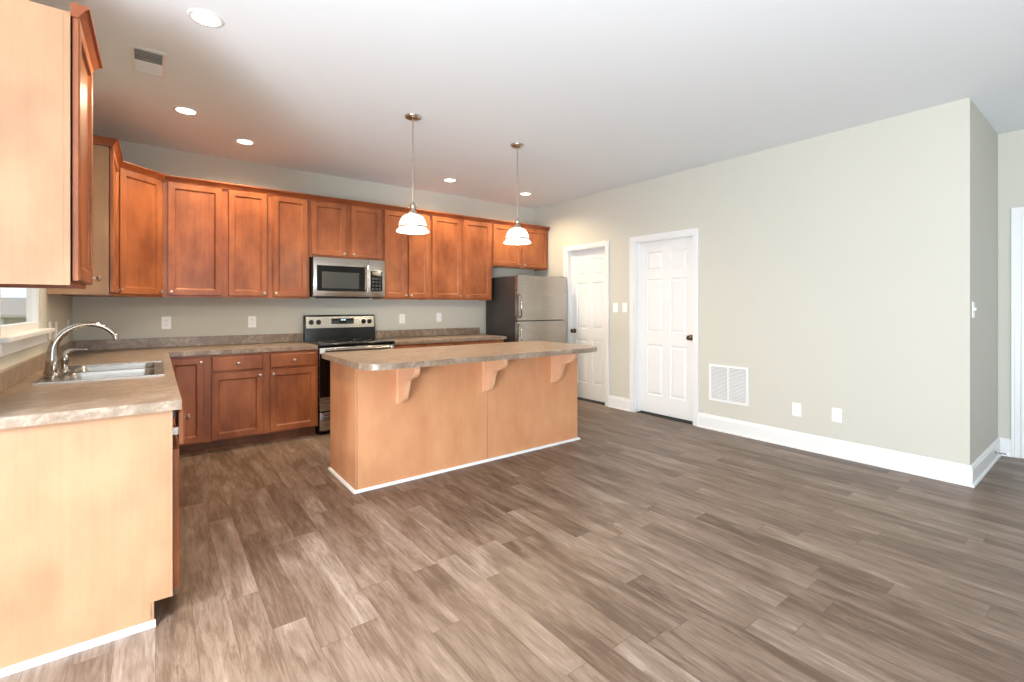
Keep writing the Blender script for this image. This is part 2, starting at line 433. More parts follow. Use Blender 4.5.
# ---------------------------------------------------------------- upper cabinets
UZ0, UZ1 = 1.345, 2.372
YU = YB-.30                       # face-frame plane of the back-wall uppers
def carcass(parent, x0, x1, yf, yb, z0, z1, m=None):
    b = MB(); b.box(x0, x1, yf, yf+.019, z0, z1, .0015)
    b.box(x0, x0+.014, yf+.019, yb, z0, z1); b.box(x1-.014, x1, yf+.019, yb, z0, z1)
    b.box(x0+.014, x1-.014, yf+.019, yb, z0+.018, z1)
    return b.build('cabinet_body', m or M['cab'], parent)
def back_upper(label, x0, x1, z0, doors, group=None):
    t_ = thing('wall_cabinet', label, 'cabinet', group); carcass(t_, x0, x1, YU, YB-.002, z0, UZ1)
    for a, c, side in doors:
        w_ = c-a; cab_door(t_, (a, YU, z0+.018), (1, 0), w_, UZ1-.012-z0-.018, ((w_-.026) if side == 'r' else .026, .03))
    recentre(t_, ((x0+x1)/2, YB-.15, z0)); return t_
back_upper('single-door reddish maple wall cabinet beside the angled corner cabinet', .05, .526, UZ0, [(.085, .493, 'l')])
back_upper('tall double-door reddish maple wall cabinet just left of the microwave', .526, 1.266, UZ0, [(.545, .872, 'r'), (.922, 1.246, 'l')])
back_upper('short two-door reddish maple wall cabinet directly above the microwave', 1.266, 2.046, 1.780, [(1.284, 1.637, 'r'), (1.689, 2.030, 'l')])
back_upper('narrow double-door maple wall cabinet just right of the microwave, behind a pendant lamp', 2.046, 2.65, UZ0, [(2.066, 2.346, 'r'), (2.362, 2.632, 'l')])
back_upper('double-door maple wall cabinet between the narrow one and the refrigerator', 2.65, 3.556, UZ0, [(2.670, 3.080, 'r'), (3.122, 3.538, 'l')])
back_upper('short two-door maple wall cabinet over the stainless refrigerator', 3.556, 4.548, 1.795, [(3.574, 4.022, 'r'), (4.062, 4.528, 'l')])

# diagonal corner cabinet
t_ = thing('wall_cabinet', 'angled corner wall cabinet of reddish maple with one tall door', 'cabinet')
PA = (XL+.305, 4.81); PB = (.05, YU)
b = MB(); b.prism([(XL+.002, 4.81), PA, PB, (.05, YB-.002), (XL+.002, YB-.002)], UZ0, UZ1); b.build('cabinet_body', M['cab'], t_)
uv = Vector((PB[0]-PA[0], PB[1]-PA[1])); L_ = uv.length; uv.normalize()
o_ = Vector(PA)+uv*.028
cab_door(t_, (o_.x, o_.y, UZ0+.018), uv, L_-.056, UZ1-.012-UZ0-.018, (L_-.056-.026, .03))
recentre(t_, (XL+.3, 5.1, UZ0))

def left_upper(label, y0, y1, z0, z1, kn):
    xf = XL+.305; t_ = thing('wall_cabinet', label, 'cabinet')
    b = MB(); b.box(xf-.019, xf, y0, y1, z0, z1, .0015); b.box(XL+.002, xf-.019, y1-.014, y1, z0, z1)
    b.box(XL+.002, xf-.019, y0+.012, y1-.014, z0+.02, z1); b.build('cabinet_body', M['cab'], t_)
    b = MB(); b.box(XL+.002, xf-.0195, y0, y0+.012, z0, z1); tag(b.build('end_panel', M['panel'], t_), 'pale maple end panel')
    b = MB(); b.box(xf-.0190, xf-.0002, y0-.0015, y0+.0003, z0, z1); tag(b.build('frame_edge', M['panel'], t_), 'pale edge of the face frame')
    w_ = y1-y0-.036
    cab_door(t_, (xf+.005, y0+.010, z0+.018), (0, 1), w_, z1-z0-.030, ((w_-.028) if kn == 'r' else .028, .03))
    recentre(t_, (XL+.15, (y0+y1)/2, z0)); return t_
left_upper('nearest wall cabinet at the upper left, pale end panel facing the room', 2.41, 2.915, UZ0, UZ1, 'r')
left_upper('wall cabinet beyond the sink window, pale end panel, beside the angled corner cabinet', 4.235, 4.81, UZ0, UZ1, 'r')

# crown moulding on the cabinets
CP = [(0, UZ1-.012), (.022, UZ1-.012), (.024, UZ1-.004), (.030, UZ1+.004), (.040, UZ1+.018), (.046, UZ1+.026), (.054, UZ1+.030), (.054, UZ1+.040), (0, UZ1+.040)]
xf = XL+.305
b = MB(); b.sweep([(XL+.002, 4.235), (xf, 4.235), PA, PB, (4.548, YU)], CP)
tag(b.build('crown_molding', M['crown']), 'long reddish wood crown moulding along the tops of the back wall cabinets', 'crown moulding')
b = MB(); b.sweep([(xf, 2.412), (xf, 2.915), (XL+.002, 2.915)], CP)
tag(b.build('crown_molding', M['crown']), 'short reddish crown moulding on top of the nearest upper left cabinet', 'crown moulding')

# ---------------------------------------------------------------- base cabinets
BZ1 = CT-.040; YF = 4.805; TK = .092
def base_body(parent, x0, x1, y0, y1, front):
    b = MB(); toe = MB()
    if front == '-y':
        b.box(x0, x1, y0, y1, TK, BZ1); toe.box(x0+.001, x1-.001, y0+.075, y0+.09, 0, TK); toe.box(x0+.001, x1-.001, y0+.060, y0+.075, 0, .018)
    else:
        b.box(x0, x1, y0, y1, TK, BZ1); toe.box(x1-.07, x1-.055, y0+.001, y1-.001, 0, TK)
    b.build('cabinet_body', M['cab'], parent); toe.build('toe_kick', M['toe'], parent)
def base_unit(t_, xs, yf, drawers=True):
    for a, c, side in xs:
        w_ = c-a; dz = .128
        if drawers: drawer(t_, (a, yf, BZ1-.022-dz), (1, 0), w_, dz)
        h = BZ1-.022-TK-.012-(dz+.02 if drawers else 0)
        cab_door(t_, (a, yf, TK+.012), (1, 0), w_, h, ((w_-.026) if side == 'r' else .026, h-.035))
t_ = thing('base_cabinet', 'corner base cabinet with one full-height reddish door, left end of the back wall', 'cabinet')
base_body(t_, XL+.62, .356, YF, YB-.002, '-y'); base_unit(t_, [(.075, .332, 'r')], YF, False); recentre(t_, (.2, 5.1, 0))
t_ = thing('base_cabinet', 'wide reddish base cabinet with two drawers over two doors, left of the range', 'cabinet')
base_body(t_, .356, 1.266, YF, YB-.002, '-y'); base_unit(t_, [(.386, .784, 'r'), (.842, 1.250, 'l')], YF); recentre(t_, (.81, 5.1, 0))
t_ = thing('base_cabinet', 'reddish base cabinet right of the range, mostly hidden behind the island', 'cabinet')
base_body(t_, 2.046, 2.79, YF, YB-.002, '-y'); base_unit(t_, [(2.066, 2.400, 'r'), (2.430, 2.770, 'l')], YF); recentre(t_, (2.4, 5.1, 0))
t_ = thing('base_cabinet', 'reddish base cabinet next to the refrigerator, mostly hidden behind the island', 'cabinet')
base_body(t_, 2.79, 3.53, YF, YB-.002, '-y'); base_unit(t_, [(2.810, 3.145, 'r'), (3.175, 3.510, 'l')], YF); recentre(t_, (3.16, 5.1, 0))

# left run; its fronts face +x
XF = .055; PY = 2.355
def leftrun(label, y0, y1, doors, pull=0.0, end=False, shutdrawer=True, low=False):
    t_ = thing('base_cabinet', label, 'cabinet'); b = MB()
    zt = .66 if low else BZ1
    b.box(XF-.019, XF, y0+.001, y1, TK, BZ1); b.box(XL+.002, XF-.019, y0+.001, y1, TK, zt)
    b.build('cabinet_body', M['cab'], t_)
    b = MB(); b.box(XF-.075, XF-.06, y0+.001, y1, 0, TK); b.build('toe_kick', M['toe'], t_)
    dz = .128
    for a, c, side in doors:
        w_ = c-a
        drawer(t_, (XF+pull, a, BZ1-.022-dz), (0, 1), w_, dz)
        h = BZ1-.022-TK-.012-dz-.02
        cab_door(t_, (XF+.003, a, TK+.012), (0, 1), w_, h, ((w_-.026) if side == 'r' else .026, h-.035))
    if end:
        b = MB(); b.prism([(XL+.002, 0), (XF-.06, 0), (XF-.06, TK), (XF-.012, TK), (XF-.012, BZ1), (XL+.002, BZ1)], y0-.012, y0, 'y')
        tag(b.build('end_panel', M['panel'], t_), 'pale maple end panel')
        b = MB(); b.box(XF-.0115, XF, y0-.013, y0, TK, BZ1); tag(b.build('frame_edge', M['panel'], t_), 'pale edge strip')
        b = MB(); b.box(XF-.080, XF-.070, y0-.0145, y0-.0122, 0.018, TK); b.build('toe_strip', M['panel'], t_)
        b = MB(); b.prism([(y0-.013, 0), (y0-.030, 0), (y0-.028, .010), (y0-.022, .018), (y0-.013, .020)], XL+.002, XF-.055, 'x')
        tag(b.build('base_trim', M['trim'], t_), 'white quarter-round strip')
        for a_, c_ in ((y0+.05, y0+.065), (y1-.075, y1-.06)):
            b = MB(); b.box(XF, XF+pull, a_, c_, BZ1-.115, BZ1-.085); b.build('drawer_slide', M['steel'], t_)
    recentre(t_, (XL+.3, (y0+y1)/2, 0)); return t_
leftrun('nearest base cabinet with a big pale end panel and drawer ajar, at the lower left', PY, 2.86, [(PY+.028, 2.84, 'r')], .022, True)
leftrun('sink base cabinet under the stainless double sink', 2.86, 3.98, [(2.88, 3.405, 'r'), (3.435, 3.96, 'l')], low=True)
leftrun('base cabinet between the sink base and the inside corner', 3.98, 4.80, [(4.0, 4.60, 'l')])

# worktops
HX0, HX1, HY0_, HY1_ = -.455, .020, 3.215, 3.955
XCF = .085; YCF = 4.780; CZ0 = CT-.038
t_ = thing('countertop', 'L-shaped stone-look laminate worktop along the sink wall to the range', 'countertop')
b = MB()
for q in ((XL+.002, HX0, PY-.030, YB-.002), (HX1, XCF, PY-.030, YCF), (HX0, HX1, PY-.030, HY0_), (HX0, HX1, HY1_, YCF), (HX0, XCF, YCF, YB-.002), (XCF, 1.262, YCF, YB-.002)):
    b.box(q[0], q[1], q[2], q[3], CZ0, CT)
bmesh.ops.remove_doubles(b.bm, verts=b.bm.verts, dist=1e-5)
b.build('worktop', M['top'], t_)
b = MB(); b.box(XL+.0025, XL+.021, PY-.028, YB-.021, CT, .975, .003); b.build('backsplash', M['top'], t_)
b = MB(); b.box(XL+.021, 1.262, YB-.021, YB-.0025, CT, .975, .003); b.build('backsplash', M['top'], t_)
recentre(t_, (XL+.3, 4.0, CZ0))
t_ = thing('countertop', 'short stone-look laminate worktop between the range and the refrigerator', 'countertop')
b = MB(); b.box(2.050, 3.555, YCF, YB-.002, CZ0, CT, .003); b.build('worktop', M['top'], t_)
b = MB(); b.box(2.050, 3.555, YB-.021, YB-.0025, CT, .975, .003); b.build('backsplash', M['top'], t_)
recentre(t_, (2.8, 5.1, CZ0))

# ---------------------------------------------------------------- island
IX0, IX1, IY0, IY1, IT = 1.082, 3.200, 3.170, 3.755, .905
t_ = thing('kitchen_island', 'long freestanding kitchen island base clad in pale maple panels', 'kitchen island')
b = MB(); b.box(IX0+.012, IX1-.012, IY0+.012, IY1, TK, IT-.038); b.box(IX0+.012, IX1-.012, IY0+.012, IY1-.075, 0, TK)
b.build('cabinet_body', M['cab'], t_)
SEAM = 2.163
for a, c in ((IX0+.010, SEAM-.002), (SEAM+.002, IX1-.006)):
    b = MB(); b.box(a, c, IY0, IY0+.010, 0, IT-.038, .001); b.build('front_panel', M['islandpanel'], t_)
b = MB(); b.box(SEAM-.002, SEAM+.002, IY0+.004, IY0+.010, 0, IT-.038); b.build('panel_seam', M['crown'], t_)
b = MB(); b.box(IX0, IX0+.010, IY0+.022, IY1, 0, IT-.038, .001); tag(b.build('end_panel', M['islandpanel'], t_), 'end panel facing the sink run')
b = MB(); b.box(IX0-.002, IX0+.007, IY0+.002, IY0+.020, 0, IT-.038, .001); b.build('corner_strip', M['islandpanel'], t_)
b = MB(); b.box(IX1-.010, IX1, IY0+.010, IY1, 0, IT-.038, .001); b.build('end_panel', M['islandpanel'], t_)
QP = [(0, 0), (.017, 0), (.016, .009), (.010, .016), (0, .018)]
b = MB(); b.sweep([(IX0-.002, IY1), (IX0-.002, IY0), (IX1+.002, IY0), (IX1+.002, IY1)], QP)
tag(b.build('base_trim', M['trim'], t_), 'white quarter-round strip')
for i in range(4):                                  # doors on the kitchen side
    w_ = .50; x1_ = IX1-.04-i*.52
    drawer(t_, (x1_, IY1, IT-.038-.15), (-1, 0), w_, .128)
    cab_door(t_, (x1_, IY1, TK+.012), (-1, 0), w_, IT-.038-.17-TK-.012, ((w_-.03) if i % 2 else .03, .53))
# corbels: curved bracket profile in (y, z)
top = IT-.038-.001
CPR = [(IY0-.012, top), (IY0-.285, top)]
ctrl = [(.285, 0), (.287, -.030), (.278, -.055), (.255, -.078), (.225, -.090), (.190, -.098), (.160, -.108), (.140, -.125), (.128, -.150), (.120, -.180), (.112, -.215), (.098, -.245), (.078, -.268), (.055, -.280), (.034, -.286), (.012, -.288)]
for o, z in ctrl[1:]: CPR.append((IY0-o, top+z))
for cx in (1.382, 2.120, 2.862):
    t2 = thing('x', None, None); bpy.data.objects.remove(t2)
    b = MB(); b.prism([(p[0]-.0, p[1]) for p in CPR], cx-.0, cx+.036, 'x', .002)
    co = b.build('corbel', M['corbel'], t_)
    b = MB(); b.box(cx-.014, cx+.050, IY0-.012, IY0-.0002, top-.295, top, .003); b.build('back_plate', M['corbel'], co)
recentre(t_, ((IX0+IX1)/2, (IY0+IY1)/2, 0))

def rrect(x0, x1, y0, y1, radii):
    pts = []
    for (cx, cy, a0), r in zip(((x0, y0, PI), (x1, y0, 1.5*PI), (x1, y1, 0), (x0, y1, .5*PI)), radii):
        ox = cx+(r if cx == x0 else -r); oy = cy+(r if cy == y0 else -r)
        for k in range(13):
            a = a0+k/12*PI/2; pts.append((ox+r*math.cos(a), oy+r*math.sin(a)))
    return pts
b = MB(); b.prism(rrect(1.015, 3.205, 2.805, 3.765, (.15, .22, .02, .02)), IT-.038, IT, 'z', .003)
tag(b.build('countertop', M['top'], None, 35), 'stone-look laminate worktop with rounded corners, on the kitchen island', 'countertop')

# ---------------------------------------------------------------- sink and faucet
t_ = thing('kitchen_sink', 'stainless double-bowl sink set into the worktop under the window', 'sink')
SX0, SX1, SYa, SYb = -.475, .040, 3.195, 3.975
bowls = [(-.375, -.005, 3.235, 3.570), (-.375, -.005, 3.605, 3.935)]
b = MB(); z0, z1 = CT+.0005, CT+.006
xs = (SX0, bowls[0][0], bowls[0][1], SX1)
b.box(xs[0], xs[1], SYa, SYb, z0, z1); b.box(xs[2], xs[3], SYa, SYb, z0, z1)
for a, c in ((SYa, 3.235), (3.570, 3.605), (3.935, SYb)): b.box(xs[1], xs[2], a, c, z0, z1)
b.box(SX0, SX1, SYa, SYa+.008, z1, z1+.003); b.box(SX0, SX1, SYb-.008, SYb, z1, z1+.003); b.box(SX0, SX0+.008, SYa+.008, SYb-.008, z1, z1+.003); b.box(SX1-.008, SX1, SYa+.008, SYb-.008, z1, z1+.003)
b.build('rim', M['steel'], t_)
for bx0, bx1, by0, by1 in bowls:
    bm_ = bmesh.new(); prev = None
    for ins, z, r in ((0, z1, .05), (.006, CT-.02, .05), (.012, CT-.14, .055), (.035, CT-.175, .06), (.10, CT-.18, .05)):
        R = [bm_.verts.new((p[0], p[1], z)) for p in rrect(bx0+ins, bx1-ins, by0+ins, by1-ins, (r,)*4)]
        if prev:
            for i in range(len(R)): bm_.faces.new((prev[i], prev[(i+1) % len(R)], R[(i+1) % len(R)], R[i]))
        prev = R
    bm_.faces.new(prev)
    bmesh.ops.recalc_face_normals(bm_, faces=bm_.faces); bmesh.ops.reverse_faces(bm_, faces=bm_.faces)
    b = MB(); b.merge(bm_); bo = b.build('bowl', M['steel'], t_, 50)
    b = MB(); b.lathe([(0, .002), (.03, .002), (.034, .006), (.042, .006), (.043, 0)], ((bx0+bx1)/2, (by0+by1)/2, CT-.18), n=24); b.build('drain', M['chrome'], bo, 40)
recentre(t_, (-.22, 3.585, CT))
FXp, FYp, FZ = -.430, 3.505, CT+.006
t_ = thing('kitchen_faucet', 'tall arched satin metal faucet with side lever, at the back of the sink', 'faucet')
b = MB(); b.prism(rrect(FXp-.030, FXp+.032, FYp-.12, FYp+.13, (.028,)*4), FZ+.0005, FZ+.010, 'z', .003); b.build('deck_plate', M['chrome'], t_, 40)
b = MB(); b.lathe([(0, .008), (.034, .008), (.035, .018), (.030, .028), (.027, .07), (.0235, .11), (0, .11)], (FXp-.012, FYp, FZ), n=28); b.build('faucet_base', M['chrome'], t_, 40)
pts = [(FXp-.012, FYp, FZ+.10), (FXp-.010, FYp, FZ+.15)]
P0, P1, P2, P3 = [Vector(p) for p in ((FXp-.010, FYp, FZ+.15), (FXp+.02, FYp, FZ+.275), (FXp+.17, FYp, FZ+.325), (-.184, FYp, 1.100))]
for k in range(1, 25):
    s_ = k/24; pts.append(P0*(1-s_)**3+P1*3*s_*(1-s_)**2+P2*3*s_*s_*(1-s_)+P3*s_**3)
rd = [.0235, .021]+[.020-.009*(k/24)**.7 for k in range(1, 25)]
b = MB(); b.tube(pts, rd, 18); b.build('spout', M['chrome'], t_, 60)
b = MB(); b.tube([(-.188, FYp, 1.108), (-.182, FYp, 1.094), (-.180, FYp, 1.072)], [.013, .0145, .013], 18); b.build('aerator', M['chrome'], t_, 40)
b = MB(); b.lathe([(0, .008), (.024, .008), (.024, .016), (.017, .024), (.015, .06), (.019, .072), (.018, .095), (.010, .110), (0, .113)], (FXp+.030, FYp+.055, FZ), n=24)
hb = b.build('handle_base', M['chrome'], t_, 40)
b = MB(); b.tube([(FXp+.026, FYp+.055, FZ+.105), (FXp+.05, FYp+.055, FZ+.128), (FXp+.085, FYp+.052, FZ+.132), (FXp+.125, FYp+.05, FZ+.130)], [.012, .010, .008, .006], 12); b.build('lever', M['chrome'], hb, 60)
b = MB(); b.lathe([(0, .008), (.020, .008), (.019, .02), (.013, .028), (.015, .05), (.012, .075), (.006, .09), (0, .092)], (FXp+.006, FYp-.095, FZ), n=20); b.build('side_sprayer', M['chrome'], t_, 40)
recentre(t_, (FXp, FYp, FZ))

# ---------------------------------------------------------------- range
RX0, RX1, RY = 1.270, 2.040, 4.765
t_ = thing('electric_range', 'freestanding black and stainless electric range between the base cabinets', 'stove')
b = MB(); b.box(RX0, RX1, RY+.045, YB-.02, .03, CT-.012); b.box(RX0+.03, RX1-.03, RY+.07, YB-.05, 0, .03); b.build('range_body', M['black'], t_)
b = MB(); b.box(RX0-.002, RX1+.002, RY-.012, YB-.06, CT-.012, CT+.010, .005); ck = b.build('cooktop', M['glassblk'], t_, 40)
for x, y, r in ((1.46, 4.93, .10), (1.46, 5.20, .075), (1.85, 4.93, .075), (1.85, 5.20, .10)):
    b = MB(); b.lathe([(r-.003, .0102), (r-.003, .0108), (r, .0108), (r, .0102)], (x, y, CT), n=40); b.build('burner_ring', M['charcoal'], ck)
# back guard: black riser and tilted stainless control panel
GB = YB-.105
b = MB(); b.prism([(GB, CT+.010), (GB+.005, 1.022), (GB+.02, 1.150), (GB+.03, 1.168), (YB-.022, 1.168), (YB-.022, CT+.010)], RX0, RX1, 'x', .003)
bg_ = b.build('back_guard', M['black'], t_, 40)
def onpanel(x, z, o=0.0):
    k = (z-1.028)/(1.148-1.028); return Vector((x, GB+.0055+.014*k-o, z))
b = MB(); bm_ = bmesh.new()
P = [onpanel(RX0+.012, 1.028, .006), onpanel(RX1-.010, 1.028, .006), onpanel(RX1-.010, 1.152, .006), onpanel(RX0+.012, 1.152, .006)]
Q = [p+Vector((0, .010, 0)) for p in P]
A = [bm_.verts.new(p) for p in P]; B = [bm_.verts.new(p) for p in Q]
bm_.faces.new(A); bm_.faces.new(B[::-1])
for i in range(4): bm_.faces.new((A[i], B[i], B[(i+1) % 4], A[(i+1) % 4]))
bmesh.ops.bevel(bm_, geom=list(bm_.edges), offset=.002, segments=2, affect='EDGES'); bmesh.ops.recalc_face_normals(bm_, faces=bm_.faces)
b.merge(bm_); b.build('control_panel', M['steel'], bg_, 40)
b = MB(); p0 = onpanel(1.545, 1.070, .009); p1 = onpanel(1.790, 1.130, .009)
b.box(p0.x, p1.x, p0.y-.003, p0.y+.010, p0.z, p1.z, .003); dsp = b.build('display', M['disp'], bg_)
b = MB()
for i, x in enumerate((1.648, 1.660, 1.676, 1.688)): b.box(x, x+.008, p0.y-.0042, p0.y-.003, 1.108, 1.122)
b.build('clock_digits', M['led'], bg_)
for s_ in (1.553, 1.712):
    b = MB(); b.box(s_, s_+.070, p0.y-.0038, p0.y-.003, 1.076, 1.080)
    for i in range(5):
        b.box(s_+i*.015, s_+i*.015+.010, p0.y-.0038, p0.y-.003, 1.078, 1.106)
    b.build('keypad_buttons', M['charcoal'], bg_)
for x in (1.335, 1.410, 1.905, 1.975):
    b = MB(); b.lathe([(.027, 0), (.027, .003), (.021, .004), (.019, .022), (.016, .025), (0, .025)], onpanel(x, 1.092, .006), (0, -1, .1), 24)
    b.box(x-.004, x+.004, GB-.036, GB-.020, 1.074, 1.110, .001); b.build('control_knob', M['black'], bg_, 40)
# oven door
b = MB(); b.box(RX0+.004, RX1-.004, RY, RY+.043, .235, CT-.028, .006); od = b.build('oven_door', M['steel'], t_, 40)
b = MB(); b.box(RX0+.004, RX1-.004, RY-.0035, RY-.0003, .372, .800, .001); b.build('door_glass', M['glassblk'], od)
b = MB(); b.tube([(RX0+.05, RY-.048, .835), (RX1-.05, RY-.048, .835)], .013, 16)
for x in (RX0+.08, RX1-.08): b.box(x-.010, x+.010, RY-.048, RY+.002, .826, .844, .002)
b.build('handle', M['chrome'], od, 40)
b = MB(); b.box(RX0+.004, RX1-.004, RY+.002, RY+.043, .045, .222, .006); b.build('storage_drawer', M['steel'], t_, 40)
recentre(t_, ((RX0+RX1)/2, 5.08, 0))

# ---------------------------------------------------------------- microwave
MX0, MX1, MY, MZ0, MZ1 = 1.276, 2.038, 5.015, 1.362, 1.774
t_ = thing('microwave', 'over-the-range stainless microwave hung under the short wall cabinet', 'microwave')
b = MB(); b.box(MX0, MX1, MY+.03, YB-.003, MZ0, MZ1, .004); b.box(MX0+.10, MX1-.16, MY+.05, YB-.1, MZ0-.012, MZ0); b.build('case', M['black'], t_)
b = MB(); b.box(MX0+.002, 1.848, MY, MY+.029, MZ0+.004, MZ1-.002, .004); md = b.build('door', M['steel'], t_, 40)
b = MB(); b.box(MX0+.035, 1.806, MY-.0035, MY-.0003, 1.424, 1.688, .001); b.build('door_glass', M['glassblk'], md)
b = MB(); b.box(MX0+.085, 1.745, MY-.005, MY-.0036, 1.452, 1.622, .0005); b.build('window_mesh', M['mwwin'], md)
b = MB(); b.tube([(1.828, MY-.034, 1.42), (1.828, MY-.034, 1.71)], .011, 14); b.box(1.820, 1.836, MY-.034, MY+.002, 1.435, 1.455, .002); b.box(1.820, 1.836, MY-.034, MY+.002, 1.678, 1.698, .002)
b.build('handle', M['chrome'], md, 40)
b = MB(); b.box(1.850, MX1-.002, MY, MY+.029, MZ0+.004, MZ1-.002, .004); cp = b.build('control_panel', M['steel'], t_, 40)
b = MB(); b.box(1.872, 2.006, MY-.0035, MY-.0003, 1.430, 1.655, .001); b.build('keypad', M['glassblk'], cp)
b = MB()
for i in range(3):
    for j in range(4): b.box(1.888+i*.038, 1.912+i*.038, MY-.0045, MY-.0036, 1.446+j*.036, 1.466+j*.036)
b.build('keypad_buttons', M['charcoal'], cp)
b = MB(); b.box(1.885, 1.993, MY-.0045, MY-.0036, 1.605, 1.640); b.build('display', M['disp'], cp)
b = MB()
for k in range(6): b.box(MX0+.04, MX1-.04, MY+.06+k*.012, MY+.066+k*.012, MZ0-.004, MZ0-.0005)
b.build('bottom_grille', M['charcoal'], t_)
recentre(t_, ((MX0+MX1)/2, 5.22, MZ0))

# ---------------------------------------------------------------- refrigerator
GX0, GX1, GYF, GYB, GZ = 3.628, 4.482, 4.640, 5.370, 1.664
t_ = thing('refrigerator', 'stainless top-freezer refrigerator with dark grey sides in the back corner', 'refrigerator')
b = MB(); b.box(GX0+.004, GX1-.004, GYF+.075, GYB, .02, GZ-.012, .006); b.box(GX0+.03, GX1-.03, GYF+.1, GYB-.05, 0, .02); b.build('case', M['charcoal'], t_, 40)
b = MB(); b.box(GX0+.012, GX1-.012, GYF+.062, GYF+.076, .09, GZ-.02); b.build('gasket', M['gasket'], t_)
def fridge_door(z0, z1, hz0, hz1):
    n = 14; pts = [(GX0, GYF+.062), (GX0, GYF+.012)]
    for k in range(n+1):
        s_ = k/n; pts.append((GX0+.008+(GX1-GX0-.016)*s_, GYF+.012-.012*(1-(2*s_-1)**2)**.5))
    pts += [(GX1, GYF+.012), (GX1, GYF+.062)]
    d = MB().prism(pts, z0, z1, 'z', .003).build('door', M['steel'], t_, 30)
    b = MB(); b.box(GX0+.002, GX0+.012, GYF+.014, GYF+.061, z0+.002, z1-.002) if False else None
    hx = GX0+.030
    b.tube([(hx, GYF-.002, hz0), (hx, GYF-.030, hz0+.025), (hx, GYF-.033, (hz0+hz1)/2), (hx, GYF-.030, hz1-.025), (hx, GYF-.002, hz1)], [.010, .011, .011, .011, .010], 14)
    b.build('handle', M['chrome'], d, 50)
fridge_door(1.085, GZ-.004, 1.12, 1.42)
fridge_door(.085, 1.073, .60, 1.04)
b = MB(); b.box(GX0+.01, GX1-.01, GYF+.04, GYF+.07, .015, .078, .004); b.build('kick_grille', M['charcoal'], t_)
b = MB(); b.box(GX1-.09, GX1-.02, GYF+.03, GYF+.12, GZ-.012, GZ+.006, .004); b.build('hinge_cover', M['charcoal'], t_)
recentre(t_, ((GX0+GX1)/2, 5.0, 0))

# ---------------------------------------------------------------- pendants
def pendant(label, x, y):
    t_ = thing('pendant_lamp', label, 'lamp', 'pendant lamps over the island')
    b = MB(); b.lathe([(0, ZC-.001), (.062, ZC-.001), (.062, ZC-.006), (.055, ZC-.016), (.030, ZC-.026), (.010, ZC-.030), (0, ZC-.030)], (x, y, 0), n=32); b.build('canopy', M['nickel'], t_, 40)
    b = MB(); b.tube([(x, y, ZC-.028), (x, y, 2.070)], .0055, 10); b.tube([(x, y, 2.38), (x, y, 2.41)], .0075, 10); b.build('rod', M['nickel'], t_, 40)
    zt = 2.045
    b = MB(); b.lathe([(0, 2.075), (.010, 2.073), (.013, 2.060), (.021, 2.052), (.025, 2.038), (.021, 2.024), (.015, 2.020), (.018, 2.010), (.028, 1.996), (.035, 1.980), (.034, 1.972), (0, 1.972)], (x, y, 0), n=28)
    for s_ in (-1, 1): b.tube([(x+s_*.020, y, 2.038), (x+s_*.034, y, 2.038), (x+s_*.036, y, 2.05), (x+s_*.034, y, 2.066)], .004, 8)
    b.build('socket_cup', M['nickel'], t_, 40)
    zr = 1.842
    outer = [(.030, 1.976), (.048, 1.974), (.066, 1.966), (.081, 1.953), (.093, 1.935), (.101, 1.914), (.1055, 1.892), (.107, 1.868), (.111, 1.861), (.118, 1.856), (.124, 1.850), (.125, zr)]
    inner = [(r-.004, z-.003) for r, z in outer[::-1][1:]]
    b = MB(); b.lathe(outer+[(.121, zr)]+inner, (x, y, 0), n=48); sh = b.build('shade', M['shade'], t_, 60)
    b = MB(); b.lathe([(.105, 1.884), (.1085, 1.883), (.109, 1.871), (.106, 1.870)], (x, y, 0), n=48); b.build('shade_band', M['nickel'], sh, 40)
    b = MB(); b.lathe([(0, 1.965), (.014, 1.963), (.016, 1.945), (.026, 1.925), (.031, 1.900), (.026, 1.875), (.014, 1.862), (0, 1.858)], (x, y, 0), n=20); b.build('bulb', M['bulb'], t_, 60)
    d = bpy.data.lights.new('pendant_light', 'POINT'); d.energy = 26; d.color = (1.0, .80, .56); d.shadow_soft_size = .05
    l = bpy.data.objects.new('pendant_light', d); COL.objects.link(l); l.location = (x, y, 1.835); l.parent = t_
    recentre(t_, (x, y, ZC)); return t_
pendant('nearer pendant lamp with white glass dome, hanging over the left half of the island', 1.585, 3.35)
pendant('farther pendant lamp with white glass dome, hanging over the right half of the island', 2.622, 3.365)

# ---------------------------------------------------------------- recessed ceiling lights
for x, y, lab in ((.205, 2.846, 'recessed ceiling light nearest the camera, above the sink run'),
                  (.182, 4.281, 'recessed ceiling light just beyond the ceiling vent'),
                  (.635, 4.768, 'recessed ceiling light above the double-door cabinets left of the microwave'),
                  (2.728, 4.776, 'recessed ceiling light seen between the two pendant rods'),
                  (3.844, 4.761, 'recessed ceiling light in front of the refrigerator, right of the far pendant rod')):
    t_ = thing('recessed_light', lab, 'ceiling light', 'recessed ceiling lights')
    b = MB(); b.lathe([(.062, ZC-.001), (.062, ZC-.005), (.067, ZC-.007), (.078, ZC-.004), (.081, ZC-.001)], (x, y, 0), n=40); b.build('trim_ring', M['trim'], t_, 40)
    b = MB(); b.lathe([(0, ZC-.0035), (.0622, ZC-.0035), (.0622, ZC-.001)], (x, y, 0), n=40); b.build('lens', M['bulb'], t_)
    d = bpy.data.lights.new('downlight', 'SPOT'); d.energy = 105; d.color = (1.0, .77, .50); d.spot_size = math.radians(160); d.spot_blend = .6; d.shadow_soft_size = .06
    l = bpy.data.objects.new('downlight', d); COL.objects.link(l); l.location = (x, y, ZC-.012); l.parent = t_
    recentre(t_, (x, y, ZC))

